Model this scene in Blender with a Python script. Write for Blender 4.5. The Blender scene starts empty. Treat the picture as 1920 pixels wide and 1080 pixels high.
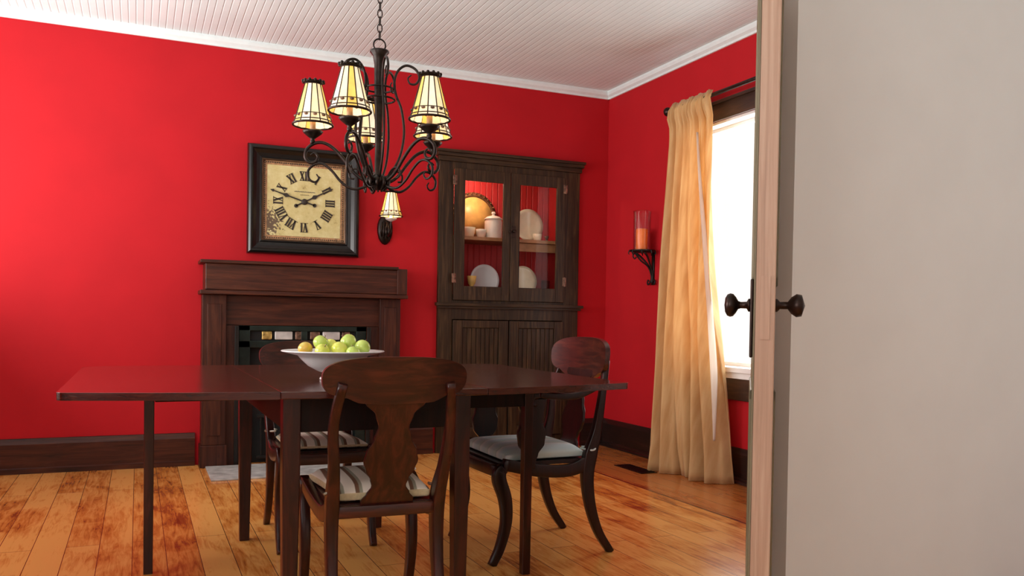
import bpy, bmesh, math, random
from mathutils import Vector, Matrix
random.seed(7)
PI = math.pi
C = bpy.context.scene.collection
MATS = {}
WORLD, SIDE_W, RIGHT_W, NEAR_W = 1.15, 66, 22, 60

# ------------------------------------------------------------------ materials
def new_mat(name):
    m = bpy.data.materials.new(name); m.use_nodes = True
    nt = m.node_tree; nt.nodes.clear()
    out = nt.nodes.new('ShaderNodeOutputMaterial')
    b = nt.nodes.new('ShaderNodeBsdfPrincipled')
    nt.links.new(b.outputs[0], out.inputs[0])
    MATS[name] = m
    return m, nt, b, out

def N(nt, typ, **kw):
    n = nt.nodes.new(typ)
    for k, v in kw.items():
        if k == 'inp':
            for kk, vv in v.items(): n.inputs[kk].default_value = vv
        else: setattr(n, k, v)
    return n

def ramp(nt, fac, stops):
    r = nt.nodes.new('ShaderNodeValToRGB')
    el = r.color_ramp.elements
    while len(el) < len(stops): el.new(0.5)
    for e, (p, c) in zip(el, stops): e.position = p; e.color = (*c, 1)
    nt.links.new(fac, r.inputs[0]); return r.outputs[0]

def coords(nt, scale=(1, 1, 1), rot=(0, 0, 0)):
    t = nt.nodes.new('ShaderNodeTexCoord'); m = nt.nodes.new('ShaderNodeMapping')
    m.inputs['Scale'].default_value = scale; m.inputs['Rotation'].default_value = rot
    nt.links.new(t.outputs['Object'], m.inputs[0]); return m.outputs[0]

def bump(nt, b, h, dist=.002, strength=.5):
    bp = nt.nodes.new('ShaderNodeBump'); bp.inputs['Distance'].default_value = dist
    bp.inputs['Strength'].default_value = strength
    nt.links.new(h, bp.inputs['Height']); nt.links.new(bp.outputs[0], b.inputs['Normal'])

def plain(name, col, rough=.5, metal=0, spec=.5, noise=0, nscale=20, bumpd=0, coat=0):
    m, nt, b, out = new_mat(name)
    b.inputs['Roughness'].default_value = rough; b.inputs['Metallic'].default_value = metal
    b.inputs['Specular IOR Level'].default_value = spec; b.inputs['Coat Weight'].default_value = coat
    b.inputs['Coat Roughness'].default_value = .15
    n = N(nt, 'ShaderNodeTexNoise', inp={'Scale': nscale, 'Detail': 4})
    nt.links.new(coords(nt), n.inputs[0])
    lo = tuple(c*(1-noise) for c in col); hi = tuple(min(1, c*(1+noise)) for c in col)
    nt.links.new(ramp(nt, n.outputs[0], [(.3, lo), (.7, hi)]), b.inputs['Base Color'])
    if bumpd: bump(nt, b, n.outputs[0], bumpd)
    return m

def wood(name, dark, mid, light, grain=(6, 6, .7), scale=7, rough=.3, coat=.4, spec=.5):
    m, nt, b, out = new_mat(name)
    v = coords(nt, grain)
    n = N(nt, 'ShaderNodeTexNoise', inp={'Scale': scale, 'Detail': 7, 'Roughness': .62, 'Distortion': .8})
    nt.links.new(v, n.inputs[0])
    nt.links.new(ramp(nt, n.outputs[0], [(.28, dark), (.5, mid), (.75, light)]), b.inputs['Base Color'])
    b.inputs['Roughness'].default_value = rough; b.inputs['Coat Weight'].default_value = coat
    b.inputs['Coat Roughness'].default_value = .18; b.inputs['Specular IOR Level'].default_value = spec
    bump(nt, b, n.outputs[0], .0012, .35)
    return m

plain('red_paint', (.47, .0075, .014), .75, spec=.25, noise=.05, nscale=3, bumpd=.0008)
plain('trim_white', (.76, .86, .87), .5, noise=.03)
plain('window_white', (.85, .85, .84), .4, noise=.02)
plain('partition_paint', (.88, .88, .87), .7, noise=.02, nscale=4)
MAHOG = wood('mahogany', (.007, .0012, .0008), (.034, .0052, .0026), (.090, .015, .007), rough=.32, coat=.25, spec=.35)
wood('mahogany_shaded', (.004, .0008, .0006), (.013, .0022, .0014), (.035, .006, .004), rough=.34, coat=.2, spec=.35)  # same mahogany, darkened to put shade into the armchair's colour
wood('mahogany_crosswise', (.008, .0013, .0008), (.038, .0058, .0028), (.10, .018, .008), grain=(.8, 6, 6), rough=.3, coat=.3, spec=.4)
wood('table_top_wood', (.016, .003, .002), (.055, .009, .005), (.11, .022, .010), grain=(.6, 7, 7), rough=.16, coat=.45, spec=.4)
wood('dull_dark_wood', (.003, .001, .0008), (.009, .002, .0014), (.022, .005, .003), rough=.5, coat=.0, spec=.25)  # near-black uncoated wood for the table aprons and gate rails
wood('cabinet_oak', (.007, .0035, .0014), (.034, .017, .0065), (.095, .052, .021), grain=(9, 9, .5), scale=6, rough=.45, coat=.03, spec=.3)
wood('cabinet_oak_crosswise', (.007, .0035, .0014), (.034, .017, .0065), (.095, .052, .021), grain=(.5, 9, 9), scale=6, rough=.45, coat=.03, spec=.3)
wood('mantel_oak', (.016, .0045, .0025), (.055, .013, .006), (.11, .030, .012), grain=(.5, 7, 7), scale=6, rough=.45, coat=.05, spec=.3)
wood('mantel_oak_upright', (.016, .0045, .0025), (.05, .012, .006), (.10, .030, .012), grain=(7, 7, .5), scale=6, rough=.45, coat=.05, spec=.3)
wood('dark_baseboard', (.006, .002, .0015), (.017, .005, .003), (.04, .012, .008), grain=(.6, .6, 7), rough=.4)
wood('window_oak', (.010, .004, .002), (.035, .013, .007), (.085, .034, .017), grain=(5, .5, 5), rough=.4)
wood('door_paint', (.36, .22, .15), (.48, .31, .22), (.60, .43, .32), grain=(9, 9, .35), scale=5, rough=.45, coat=.1)
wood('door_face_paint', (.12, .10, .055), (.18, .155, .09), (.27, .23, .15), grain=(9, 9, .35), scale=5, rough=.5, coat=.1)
plain('wrought_iron', (.020, .012, .009), .38, metal=.6, noise=.6, nscale=60, bumpd=.0006)
plain('bronze_dark', (.030, .016, .012), .35, metal=.7, noise=.4, nscale=40)
plain('black_metal', (.008, .007, .006), .45, metal=.3, noise=.3)
plain('frame_black', (.006, .0045, .004), .28, spec=.4, noise=.4, nscale=30, coat=.12)
plain('frame_bronze_edge', (.10, .055, .03), .3, metal=.6, noise=.4)
plain('insert_green', (.012, .022, .018), .35, metal=.4, noise=.5, nscale=15)
plain('firebox_black', (.004, .004, .004), .8, noise=.3)
plain('porcelain', (.80, .79, .78), .25, noise=.02, coat=.3)
plain('cream_china', (.80, .68, .48), .3, noise=.05, coat=.3)
plain('jar_white', (.82, .74, .62), .35, noise=.03)
plain('gold_tray_metal', (.86, .52, .15), .4, metal=.0, noise=.2, nscale=14)
plain('tray_rim', (.16, .07, .03), .4, metal=.5, noise=.6, nscale=60)
plain('shelf_wood', (.36, .17, .07), .5, noise=.2)
plain('candle_wax', (1.0, .21, .03), .45, noise=.1, nscale=30)
plain('candle_sleeve_wax', (.55, .32, .16), .5, noise=.1)
plain('brass_tile', (.55, .38, .12), .25, metal=.6, noise=.7, nscale=40)
plain('silver_tile', (.62, .60, .58), .3, metal=.3, noise=.25, nscale=12)
plain('bronze_tile', (.22, .13, .09), .25, metal=.5, noise=.7, nscale=40)
plain('ink', (.030, .020, .014), .6, noise=.5, nscale=40)
plain('faded_ink', (.22, .19, .12), .7, noise=.3, nscale=50)
plain('hearth_stone', (.42, .42, .40), .5, noise=.35, nscale=14)
plain('porcelain_gasket', (.02, .02, .02), .5)
plain('vent_metal', (.012, .007, .005), .4, metal=.5)
plain('cream_fabric', (.62, .50, .30), .85, noise=.15, nscale=60, bumpd=.001)
plain('bulb_tube', (.4, .25, .12), .5)

def glass(name, tint=(1, 1, 1), mixf=.12):
    m, nt, b, out = new_mat(name); nt.nodes.remove(b)
    t = N(nt, 'ShaderNodeBsdfTransparent', inp={0: (*tint, 1)})
    g = N(nt, 'ShaderNodeBsdfGlossy', inp={'Roughness': .03})
    f = N(nt, 'ShaderNodeFresnel', inp={'IOR': 1.45})
    mu = N(nt, 'ShaderNodeMath', operation='MULTIPLY', inp={1: mixf*8}); mu.use_clamp = True
    nt.links.new(f.outputs[0], mu.inputs[0])
    mx = nt.nodes.new('ShaderNodeMixShader')
    nt.links.new(mu.outputs[0], mx.inputs[0]); nt.links.new(t.outputs[0], mx.inputs[1]); nt.links.new(g.outputs[0], mx.inputs[2])
    nt.links.new(mx.outputs[0], out.inputs[0])
glass('pane_glass', mixf=.01); glass('clear_glass', (.985, .98, .98), .05)

def emis(name, col, strength, base):
    m, nt, b, out = new_mat(name)
    b.inputs['Base Color'].default_value = (*base, 1); b.inputs['Roughness'].default_value = .35
    n = N(nt, 'ShaderNodeTexNoise', inp={'Scale': 25, 'Detail': 3}); nt.links.new(coords(nt), n.inputs[0])
    lo = tuple(c*.72 for c in col)
    nt.links.new(ramp(nt, n.outputs[0], [(.35, lo), (.65, col)]), b.inputs['Emission Color'])
    b.inputs['Emission Strength'].default_value = strength
emis('shade_cream', (1.0, .76, .40), .88, (.75, .6, .4))
emis('shade_amber', (1.0, .58, .10), .95, (.7, .45, .12))
emis('shade_pale', (1.0, .84, .60), .85, (.8, .65, .5))
emis('bulb_glow', (1.0, .80, .48), 4.0, (.9, .8, .6))

# beadboard ceiling
def beadboard(name, lo, hi, axis, pitch, rough=.6, d=.004):
    m, nt, b, out = new_mat(name)
    t = nt.nodes.new('ShaderNodeTexCoord'); s = nt.nodes.new('ShaderNodeSeparateXYZ')
    nt.links.new(t.outputs['Object'], s.inputs[0])
    k = N(nt, 'ShaderNodeMath', operation='MULTIPLY', inp={1: 1/pitch}); nt.links.new(s.outputs[axis], k.inputs[0])
    fr = N(nt, 'ShaderNodeMath', operation='FRACT'); nt.links.new(k.outputs[0], fr.inputs[0])
    sb = N(nt, 'ShaderNodeMath', operation='SUBTRACT', inp={1: .5}); nt.links.new(fr.outputs[0], sb.inputs[0])
    ab = N(nt, 'ShaderNodeMath', operation='ABSOLUTE'); nt.links.new(sb.outputs[0], ab.inputs[0])
    h = ramp(nt, ab.outputs[0], [(.0, (0, 0, 0)), (.12, (1, 1, 1))])
    n = N(nt, 'ShaderNodeTexNoise', inp={'Scale': 3, 'Detail': 5}); nt.links.new(coords(nt), n.inputs[0])
    c1 = ramp(nt, n.outputs[0], [(.3, lo), (.7, hi)])
    nt.links.new(c1, b.inputs['Base Color']); b.inputs['Roughness'].default_value = rough
    bump(nt, b, h, d, 1)
beadboard('ceiling_beadboard', (.70, .82, .83), (.77, .89, .90), 0, .042, d=.0022)
beadboard('cabinet_lining_red', (.50, .02, .02), (.62, .03, .03), 0, .05)

# floor planks
m, nt, b, out = new_mat('floor_planks')
t = nt.nodes.new('ShaderNodeTexCoord'); s = nt.nodes.new('ShaderNodeSeparateXYZ'); cb = nt.nodes.new('ShaderNodeCombineXYZ')
nt.links.new(t.outputs['Object'], s.inputs[0]); nt.links.new(s.outputs[1], cb.inputs[0]); nt.links.new(s.outputs[0], cb.inputs[1])
br = N(nt, 'ShaderNodeTexBrick', offset=.37, inp={'Scale': 1.0, 'Mortar Size': .0016, 'Mortar Smooth': .2, 'Bias': 0, 'Brick Width': 1.9, 'Row Height': .125,
     'Color1': (.0, .0, .0, 1), 'Color2': (1, 1, 1, 1), 'Mortar': (.5, .5, .5, 1)})
nt.links.new(cb.outputs[0], br.inputs[0])
g = N(nt, 'ShaderNodeTexNoise', inp={'Scale': 5, 'Detail': 8, 'Roughness': .65, 'Distortion': 1.2})
nt.links.new(coords(nt, (9, .9, 1)), g.inputs[0])
g2 = N(nt, 'ShaderNodeTexNoise', inp={'Scale': 2.6, 'Detail': 6, 'Distortion': 1.0}); nt.links.new(coords(nt, (2, 1, 1)), g2.inputs[0])
ad = N(nt, 'ShaderNodeMath', operation='MULTIPLY_ADD', inp={1: .20}); nt.links.new(br.outputs[0], ad.inputs[0])
ad2 = N(nt, 'ShaderNodeMath', operation='MULTIPLY_ADD', inp={1: .55}); nt.links.new(g2.outputs[0], ad2.inputs[0])
k2 = N(nt, 'ShaderNodeMath', operation='MULTIPLY', inp={1: .55}); nt.links.new(g.outputs[0], k2.inputs[0])
nt.links.new(k2.outputs[0], ad2.inputs[2]); nt.links.new(ad2.outputs[0], ad.inputs[2])
col = ramp(nt, ad.outputs[0], [(.38, (.13, .024, .004)), (.48, (.36, .095, .014)), (.58, (.64, .23, .040)), (.72, (.86, .42, .11))])
bd = N(nt, 'ShaderNodeMath', operation='GREATER_THAN', inp={1: -.655}); nt.links.new(s.outputs[0], bd.inputs[0])   # darker border boards along the window wall
bdk = N(nt, 'ShaderNodeMath', operation='COMPARE', inp={1: -.66, 2: .009}); nt.links.new(s.outputs[0], bdk.inputs[0])
bmx = N(nt, 'ShaderNodeMix', data_type='RGBA', blend_type='MULTIPLY'); nt.links.new(bd.outputs[0], bmx.inputs[0]); nt.links.new(col, bmx.inputs[6]); bmx.inputs[7].default_value = (.60, .42, .38, 1)
bm2 = N(nt, 'ShaderNodeMix', data_type='RGBA'); nt.links.new(bdk.outputs[0], bm2.inputs[0]); nt.links.new(bmx.outputs[2], bm2.inputs[6]); bm2.inputs[7].default_value = (.10, .02, .006, 1)
col = bm2.outputs[2]
mx = N(nt, 'ShaderNodeMix', data_type='RGBA'); nt.links.new(br.outputs[1], mx.inputs[0]); nt.links.new(col, mx.inputs[6])
mx.inputs[7].default_value = (.12, .03, .008, 1)
nt.links.new(mx.outputs[2], b.inputs['Base Color'])
b.inputs['Roughness'].default_value = .24; b.inputs['Coat Weight'].default_value = .25; b.inputs['Coat Roughness'].default_value = .12
bump(nt, b, g.outputs[0], .0015, .3)

# striped fabric
def stripes(name, cols, pitch, axis=0, rough=.85):
    m, nt, b, out = new_mat(name)
    t = nt.nodes.new('ShaderNodeTexCoord'); s = nt.nodes.new('ShaderNodeSeparateXYZ')
    nt.links.new(t.outputs['Object'], s.inputs[0])
    k = N(nt, 'ShaderNodeMath', operation='MULTIPLY', inp={1: 1/pitch}); nt.links.new(s.outputs[axis], k.inputs[0])
    fr = N(nt, 'ShaderNodeMath', operation='FRACT'); nt.links.new(k.outputs[0], fr.inputs[0])
    c = ramp(nt, fr.outputs[0], cols)
    nt.links.new(c, b.inputs['Base Color']); b.inputs['Roughness'].default_value = rough
    n = N(nt, 'ShaderNodeTexNoise', inp={'Scale': 200}); nt.links.new(coords(nt), n.inputs[0]); bump(nt, b, n.outputs[0], .001, .3)
    return m
W_ = (.88, .78, .66); B_ = (.20, .10, .055); G_ = (.36, .34, .25)
stripes('striped_fabric', [(0, W_), (.40, W_), (.44, B_), (.62, B_), (.66, G_), (.80, G_), (.84, W_), (1, W_)], .056)
stripes('blue_fabric', [(0, (.60, .78, .82)), (.3, (.70, .84, .88)), (.55, (.84, .90, .90)), (.6, (.55, .70, .70)), (.8, (.64, .80, .78)), (1, (.60, .78, .82))], .09)

# clock dial
m, nt, b, out = new_mat('aged_dial')
n = N(nt, 'ShaderNodeTexNoise', inp={'Scale': 14, 'Detail': 8, 'Roughness': .7}); nt.links.new(coords(nt), n.inputs[0])
c = ramp(nt, n.outputs[0], [(.30, (.26, .17, .05)), (.40, (.58, .48, .20)), (.58, (.66, .57, .27)), (.75, (.76, .70, .42))])
n2 = N(nt, 'ShaderNodeTexNoise', inp={'Scale': 75, 'Detail': 3}); nt.links.new(coords(nt), n2.inputs[0])
# stain patch in the lower left corner of the dial
tc = nt.nodes.new('ShaderNodeTexCoord')
vd = N(nt, 'ShaderNodeVectorMath', operation='DISTANCE'); nt.links.new(tc.outputs['Object'], vd.inputs[0]); vd.inputs[1].default_value = (-.25, -.02, -.15)
ms = ramp(nt, vd.outputs['Value'], [(.0, (.62, .62, .62)), (.19, (0, 0, 0))])
mm = N(nt, 'ShaderNodeMath', operation='ADD'); nt.links.new(ms, mm.inputs[0]); nt.links.new(n2.outputs[0], mm.inputs[1])
mk = ramp(nt, mm.outputs[0], [(.83, (0, 0, 0)), (.90, (1, 1, 1))])
mx = N(nt, 'ShaderNodeMix', data_type='RGBA'); nt.links.new(mk, mx.inputs[0]); nt.links.new(c, mx.inputs[6]); mx.inputs[7].default_value = (.13, .085, .05, 1)
nt.links.new(mx.outputs[2], b.inputs['Base Color']); b.inputs['Roughness'].default_value = .55
plain('dial_border', (.38, .20, .09), .6, noise=.4, nscale=60)

# apple skin
def apple_mat(name, a, c_):
    m, nt, b, out = new_mat(name)
    n = N(nt, 'ShaderNodeTexNoise', inp={'Scale': 18, 'Detail': 4}); nt.links.new(coords(nt), n.inputs[0])
    nt.links.new(ramp(nt, n.outputs[0], [(.35, a), (.65, c_)]), b.inputs['Base Color'])
    b.inputs['Roughness'].default_value = .3; b.inputs['Coat Weight'].default_value = .3
apple_mat('apple_green', (.42, .58, .08), (.62, .74, .18))
apple_mat('apple_yellow', (.60, .66, .07), (.76, .76, .16))
apple_mat('apple_blush', (.45, .47, .08), (.75, .42, .06))

# curtain
def cloth(name, a, c_, tr=.5):
    m, nt, b, out = new_mat(name)
    n = N(nt, 'ShaderNodeTexNoise', inp={'Scale': 6, 'Detail': 6}); nt.links.new(coords(nt, (1, 8, .6)), n.inputs[0])
    c = ramp(nt, n.outputs[0], [(.35, a), (.65, c_)]); nt.links.new(c, b.inputs['Base Color'])
    b.inputs['Roughness'].default_value = .7; b.inputs['Sheen Weight'].default_value = .2
    tl = nt.nodes.new('ShaderNodeBsdfTranslucent'); nt.links.new(c, tl.inputs[0])
    mx = nt.nodes.new('ShaderNodeMixShader'); mx.inputs[0].default_value = tr
    nt.links.new(b.outputs[0], mx.inputs[1]); nt.links.new(tl.outputs[0], mx.inputs[2]); nt.links.new(mx.outputs[0], out.inputs[0])
    n3 = N(nt, 'ShaderNodeTexNoise', inp={'Scale': 14, 'Detail': 4}); nt.links.new(coords(nt), n3.inputs[0]); bump(nt, b, n3.outputs[0], .006, .5)
cloth('curtain_gold', (.74, .46, .19), (.86, .62, .31), .40)
cloth('curtain_backlit_streak', (.92, .86, .78), (.96, .92, .86), .6)  # near-white cloth colour standing in for light behind the fold

# ------------------------------------------------------------------ mesh helpers
def finish(name, bm, mats, parent=None, smooth=True, bevel=0, origin=None, solid=0, subsurf=0):
    me = bpy.data.meshes.new(name)
    bmesh.ops.recalc_face_normals(bm, faces=bm.faces)
    if origin is not None: bmesh.ops.translate(bm, verts=bm.verts, vec=-Vector(origin))
    bm.to_mesh(me); bm.free()
    for mm_ in (mats if isinstance(mats, (list, tuple)) else [mats]): me.materials.append(MATS[mm_] if isinstance(mm_, str) else mm_)
    o = bpy.data.objects.new(name, me); C.objects.link(o)
    if origin is not None: o.location = origin
    if parent is not None:
        o.parent = parent
        if origin is not None: o.location = Vector(origin)
    if smooth:
        for p in me.polygons: p.use_smooth = True
    if bevel:
        bv = o.modifiers.new('Bevel', 'BEVEL'); bv.width = bevel; bv.segments = 2; bv.limit_method = 'ANGLE'; bv.angle_limit = .7
        bv.harden_normals = False
    if solid:
        sm = o.modifiers.new('Solid', 'SOLIDIFY'); sm.thickness = solid; sm.offset = 0
    if subsurf:
        ss = o.modifiers.new('Sub', 'SUBSURF'); ss.levels = subsurf; ss.render_levels = subsurf
    if smooth:
        e = o.modifiers.new('WN', 'WEIGHTED_NORMAL') if bevel else None
    return o

def thing(name, label, cat, loc=(0, 0, 0), rz=0, group=None):
    o = bpy.data.objects.new(name, None); C.objects.link(o); o.empty_display_size = .1
    o.location = loc; o.rotation_euler = (0, 0, rz); o['label'] = label; o['category'] = cat
    if group: o['group'] = group
    return o
def tag(o, label, cat, group=None):
    o['label'] = label; o['category'] = cat
    if group: o['group'] = group
    return o
def struct(o, label=None):
    o['kind'] = 'structure'
    if label: o['label'] = label
    return o

def box(bm, x0, x1, y0, y1, z0, z1, mi=0):
    vs = [bm.verts.new((x, y, z)) for x in (x0, x1) for y in (y0, y1) for z in (z0, z1)]
    for f in ((0, 1, 3, 2), (4, 6, 7, 5), (0, 4, 5, 1), (2, 3, 7, 6), (0, 2, 6, 4), (1, 5, 7, 3)):
        fa = bm.faces.new([vs[i] for i in f]); fa.material_index = mi
    return vs

def catmull(pts, n=8):
    pts = [Vector(p) for p in pts]; out = []
    P = [pts[0]*2-pts[1]] + pts + [pts[-1]*2-pts[-2]]
    for i in range(1, len(P)-2):
        a, b_, c_, d = P[i-1], P[i], P[i+1], P[i+2]
        for k in range(n):
            t = k/n
            out.append(.5*((2*b_)+(-a+c_)*t+(2*a-5*b_+4*c_-d)*t*t+(-a+3*b_-3*c_+d)*t**3))
    out.append(pts[-1]); return out

def tube(bm, pts, r, seg=10, n=6, close=False, mi=0):
    """round rod along pts; r number or list at the control points"""
    P = catmull(pts, n) if n > 1 else [Vector(p) for p in pts]
    m = len(P)
    if isinstance(r, (list, tuple)):
        R = [r[min(len(r)-1, int(i/(m-1)*(len(r)-1)))]*(1-((i/(m-1)*(len(r)-1)) % 1)) + r[min(len(r)-1, int(i/(m-1)*(len(r)-1))+1)]*((i/(m-1)*(len(r)-1)) % 1) for i in range(m)]
    else: R = [r]*m
    T0 = (P[1]-P[0]).normalized()
    up = Vector((0, 0, 1)) if abs(T0.z) < .9 else Vector((1, 0, 0))
    nrm = T0.cross(up).normalized(); rings = []
    for i in range(m):
        T = (P[min(i+1, m-1)]-P[max(i-1, 0)]).normalized()
        nrm = (nrm-T*nrm.dot(T)).normalized(); bn = T.cross(nrm)
        rings.append([bm.verts.new(P[i]+(nrm*math.cos(a)+bn*math.sin(a))*R[i]) for a in [2*PI*k/seg for k in range(seg)]])
    for i in range(m-1):
        for k in range(seg):
            f = bm.faces.new([rings[i][k], rings[i][(k+1) % seg], rings[i+1][(k+1) % seg], rings[i+1][k]]); f.material_index = mi
    for rg in (rings[0][::-1], rings[-1]):
        f = bm.faces.new(rg); f.material_index = mi

def bar(bm, pts, ws, ds, side=(1, 0, 0), n=6, rnd=.3, mi=0, seg=3):
    """rounded rectangular bar: ws = width along side, ds = depth across; lists at control points"""
    P = catmull(pts, n) if n > 1 else [Vector(p) for p in pts]; m = len(P)
    def at(L, i):
        if not isinstance(L, (list, tuple)): return L
        t = i/(m-1)*(len(L)-1); k = min(int(t), len(L)-2); return L[k]*(1-(t-k))+L[k+1]*(t-k)
    rings = []
    for i in range(m):
        T = (P[min(i+1, m-1)]-P[max(i-1, 0)]).normalized()
        S = Vector(side); S = (S-T*S.dot(T)).normalized(); D = T.cross(S)
        w, d = at(ws, i)/2, at(ds, i)/2; r = rnd*min(w, d); ring = []
        for (sx, sy, a0) in ((1, 1, 0), (-1, 1, PI/2), (-1, -1, PI), (1, -1, 1.5*PI)):
            for k in range(seg):
                a = a0+PI/2*k/(seg-1)
                ring.append(bm.verts.new(P[i]+S*(sx*(w-r)+r*math.cos(a))+D*(sy*(d-r)+r*math.sin(a))))
        rings.append(ring)
    q = len(rings[0])
    for i in range(m-1):
        for k in range(q):
            f = bm.faces.new([rings[i][k], rings[i][(k+1) % q], rings[i+1][(k+1) % q], rings[i+1][k]]); f.material_index = mi
    for rg in (rings[0][::-1], rings[-1]):
        f = bm.faces.new(rg); f.material_index = mi

def lathe(bm, prof, c=(0, 0, 0), seg=32, mi=0, axis='z', cap=True):
    """prof list of (r, z)"""
    c = Vector(c); rings = []
    for r, z in prof:
        ring = []
        for k in range(seg):
            a = 2*PI*k/seg; u, v = r*math.cos(a), r*math.sin(a)
            p = {'z': (u, v, z), 'y': (u, z, v), 'x': (z, u, v)}[axis]
            ring.append(bm.verts.new(c+Vector(p)))
        rings.append(ring)
    for i in range(len(prof)-1):
        for k in range(seg):
            f = bm.faces.new([rings[i][k], rings[i][(k+1) % seg], rings[i+1][(k+1) % seg], rings[i+1][k]]); f.material_index = mi
    if cap:
        for rg, (r, z) in ((rings[0][::-1], prof[0]), (rings[-1], prof[-1])):
            if r > 1e-4:
                f = bm.faces.new(rg); f.material_index = mi
    bmesh.ops.remove_doubles(bm, verts=bm.verts, dist=1e-5)

def loft_grid(bm, front, back, mi=0):
    """front/back: equal 2-D arrays of points -> closed slab"""
    nr, nc = len(front), len(front[0])
    F = [[bm.verts.new(p) for p in row] for row in front]; B = [[bm.verts.new(p) for p in row] for row in back]
    fs = []
    for i in range(nr-1):
        for j in range(nc-1):
            fs.append((F[i][j], F[i][j+1], F[i+1][j+1], F[i+1][j])); fs.append((B[i][j], B[i+1][j], B[i+1][j+1], B[i][j+1]))
    for i in range(nr-1):
        fs.append((F[i][0], F[i+1][0], B[i+1][0], B[i][0])); fs.append((F[i][-1], B[i][-1], B[i+1][-1], F[i+1][-1]))
    for j in range(nc-1):
        fs.append((F[0][j], B[0][j], B[0][j+1], F[0][j+1])); fs.append((F[-1][j], F[-1][j+1], B[-1][j+1], B[-1][j]))
    for f in fs:
        try:
            fa = bm.faces.new(f); fa.material_index = mi
        except ValueError: pass
    bmesh.ops.remove_doubles(bm, verts=bm.verts, dist=1e-5)

def ring_frame(bm, x0, x1, z0, z1, steps, mi=0):
    """picture-frame moulding in the XZ plane; steps = [(outset, y)] closed profile"""
    loops = []
    for o_, y in steps:
        loops.append([bm.verts.new(v) for v in ((x0-o_, y, z0-o_), (x1+o_, y, z0-o_), (x1+o_, y, z1+o_), (x0-o_, y, z1+o_))])
    n = len(loops)
    for i in range(n):
        a, b_ = loops[i], loops[(i+1) % n]
        for k in range(4):
            f = bm.faces.new([a[k], a[(k+1) % 4], b_[(k+1) % 4], b_[k]]); f.material_index = mi

def BM(): return bmesh.new()
def boxobj(name, dims, mat, parent=None, bevel=0, smooth=False):
    bm = BM(); box(bm, *dims); return finish(name, bm, mat, parent, smooth, bevel)

# ------------------------------------------------------------------ the room
HC = 2.755; XL = -4.95; YO = -3.62
CX0, CX1 = -1.395, -.262            # china cupboard opening in the back wall
bm = BM()
box(bm, XL, CX0, 0, .14, 0, HC); box(bm, CX1, 0, 0, .14, 0, HC); box(bm, CX0, CX1, 0, .14, 2.165, HC)
struct(finish('wall_back', bm, 'red_paint', smooth=False), 'red painted back wall')
WY0, WY1, WZ0, WZ1 = -2.22, -1.09, .70, 2.245   # window opening in the right wall
bm = BM()
box(bm, 0, .16, YO, WY0, 0, HC); box(bm, 0, .16, WY1, .14, 0, HC)
box(bm, 0, .16, WY0, WY1, 0, WZ0); box(bm, 0, .16, WY0, WY1, WZ1, HC)
struct(finish('wall_right', bm, 'red_paint', smooth=False), 'red painted window wall')
bm = BM(); LW = [(-3.30, -2.20), (-1.60, -.50), (-6.6, -5.0)]; LZ0, LZ1 = .60, 2.55  # LW: unseen window openings added to light the room
box(bm, XL-.14, XL, -7.2, -6.6, 0, HC); box(bm, XL-.14, XL, -5.0, -3.30, 0, HC); box(bm, XL-.14, XL, -2.20, -1.60, 0, HC); box(bm, XL-.14, XL, -.50, .14, 0, HC)
for a_, b_ in LW: box(bm, XL-.14, XL, a_, b_, 0, LZ0); box(bm, XL-.14, XL, a_, b_, LZ1, HC)
struct(finish('wall_left', bm, 'red_paint', smooth=False), 'red painted wall beyond the left edge')
for k_, (a_, b_) in enumerate(LW):
    bm = BM(); ye = .05
    box(bm, XL-.01, XL+.02, a_-.10, a_, LZ0-.02, LZ1+.10); box(bm, XL-.01, XL+.02, b_, b_+.10, LZ0-.02, LZ1+.10); box(bm, XL-.01, XL+.02, a_, b_, LZ1, LZ1+.10); box(bm, XL-.02, XL+.05, a_-.1, b_+.1, LZ0-.04, LZ0)
    box(bm, XL-.09, XL-.05, a_, a_+ye, LZ0, LZ1); box(bm, XL-.09, XL-.05, b_-ye, b_, LZ0, LZ1); box(bm, XL-.09, XL-.05, a_+ye, b_-ye, 1.5, 1.55)
    struct(finish('window_%d' % (k_+2), bm, 'window_oak', smooth=False), 'unseen side window added for light beyond the left edge')
struct(boxobj('floor', (XL-.3, .16, -7.2, .5, -.08, 0), 'floor_planks'), 'glossy orange wood plank floor')
struct(boxobj('ceiling', (XL-.14, .16, -7.2, .14, HC, HC+.1), 'ceiling_beadboard'), 'pale beadboard ceiling')
struct(boxobj('wall_rear', (XL-.14, .16, -7.34, -7.2, 0, HC), 'partition_paint'), 'pale wall behind the viewpoint')
struct(boxobj('wall_side', (.02, .16, -7.2, YO-.13, 0, HC), 'partition_paint'), 'pale wall right of the viewpoint')
bm = BM()
box(bm, -1.50, .16, YO-.13, YO, 0, HC)
struct(finish('wall_front', bm, 'partition_paint', smooth=False), 'pale partition wall beside the open door')

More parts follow.
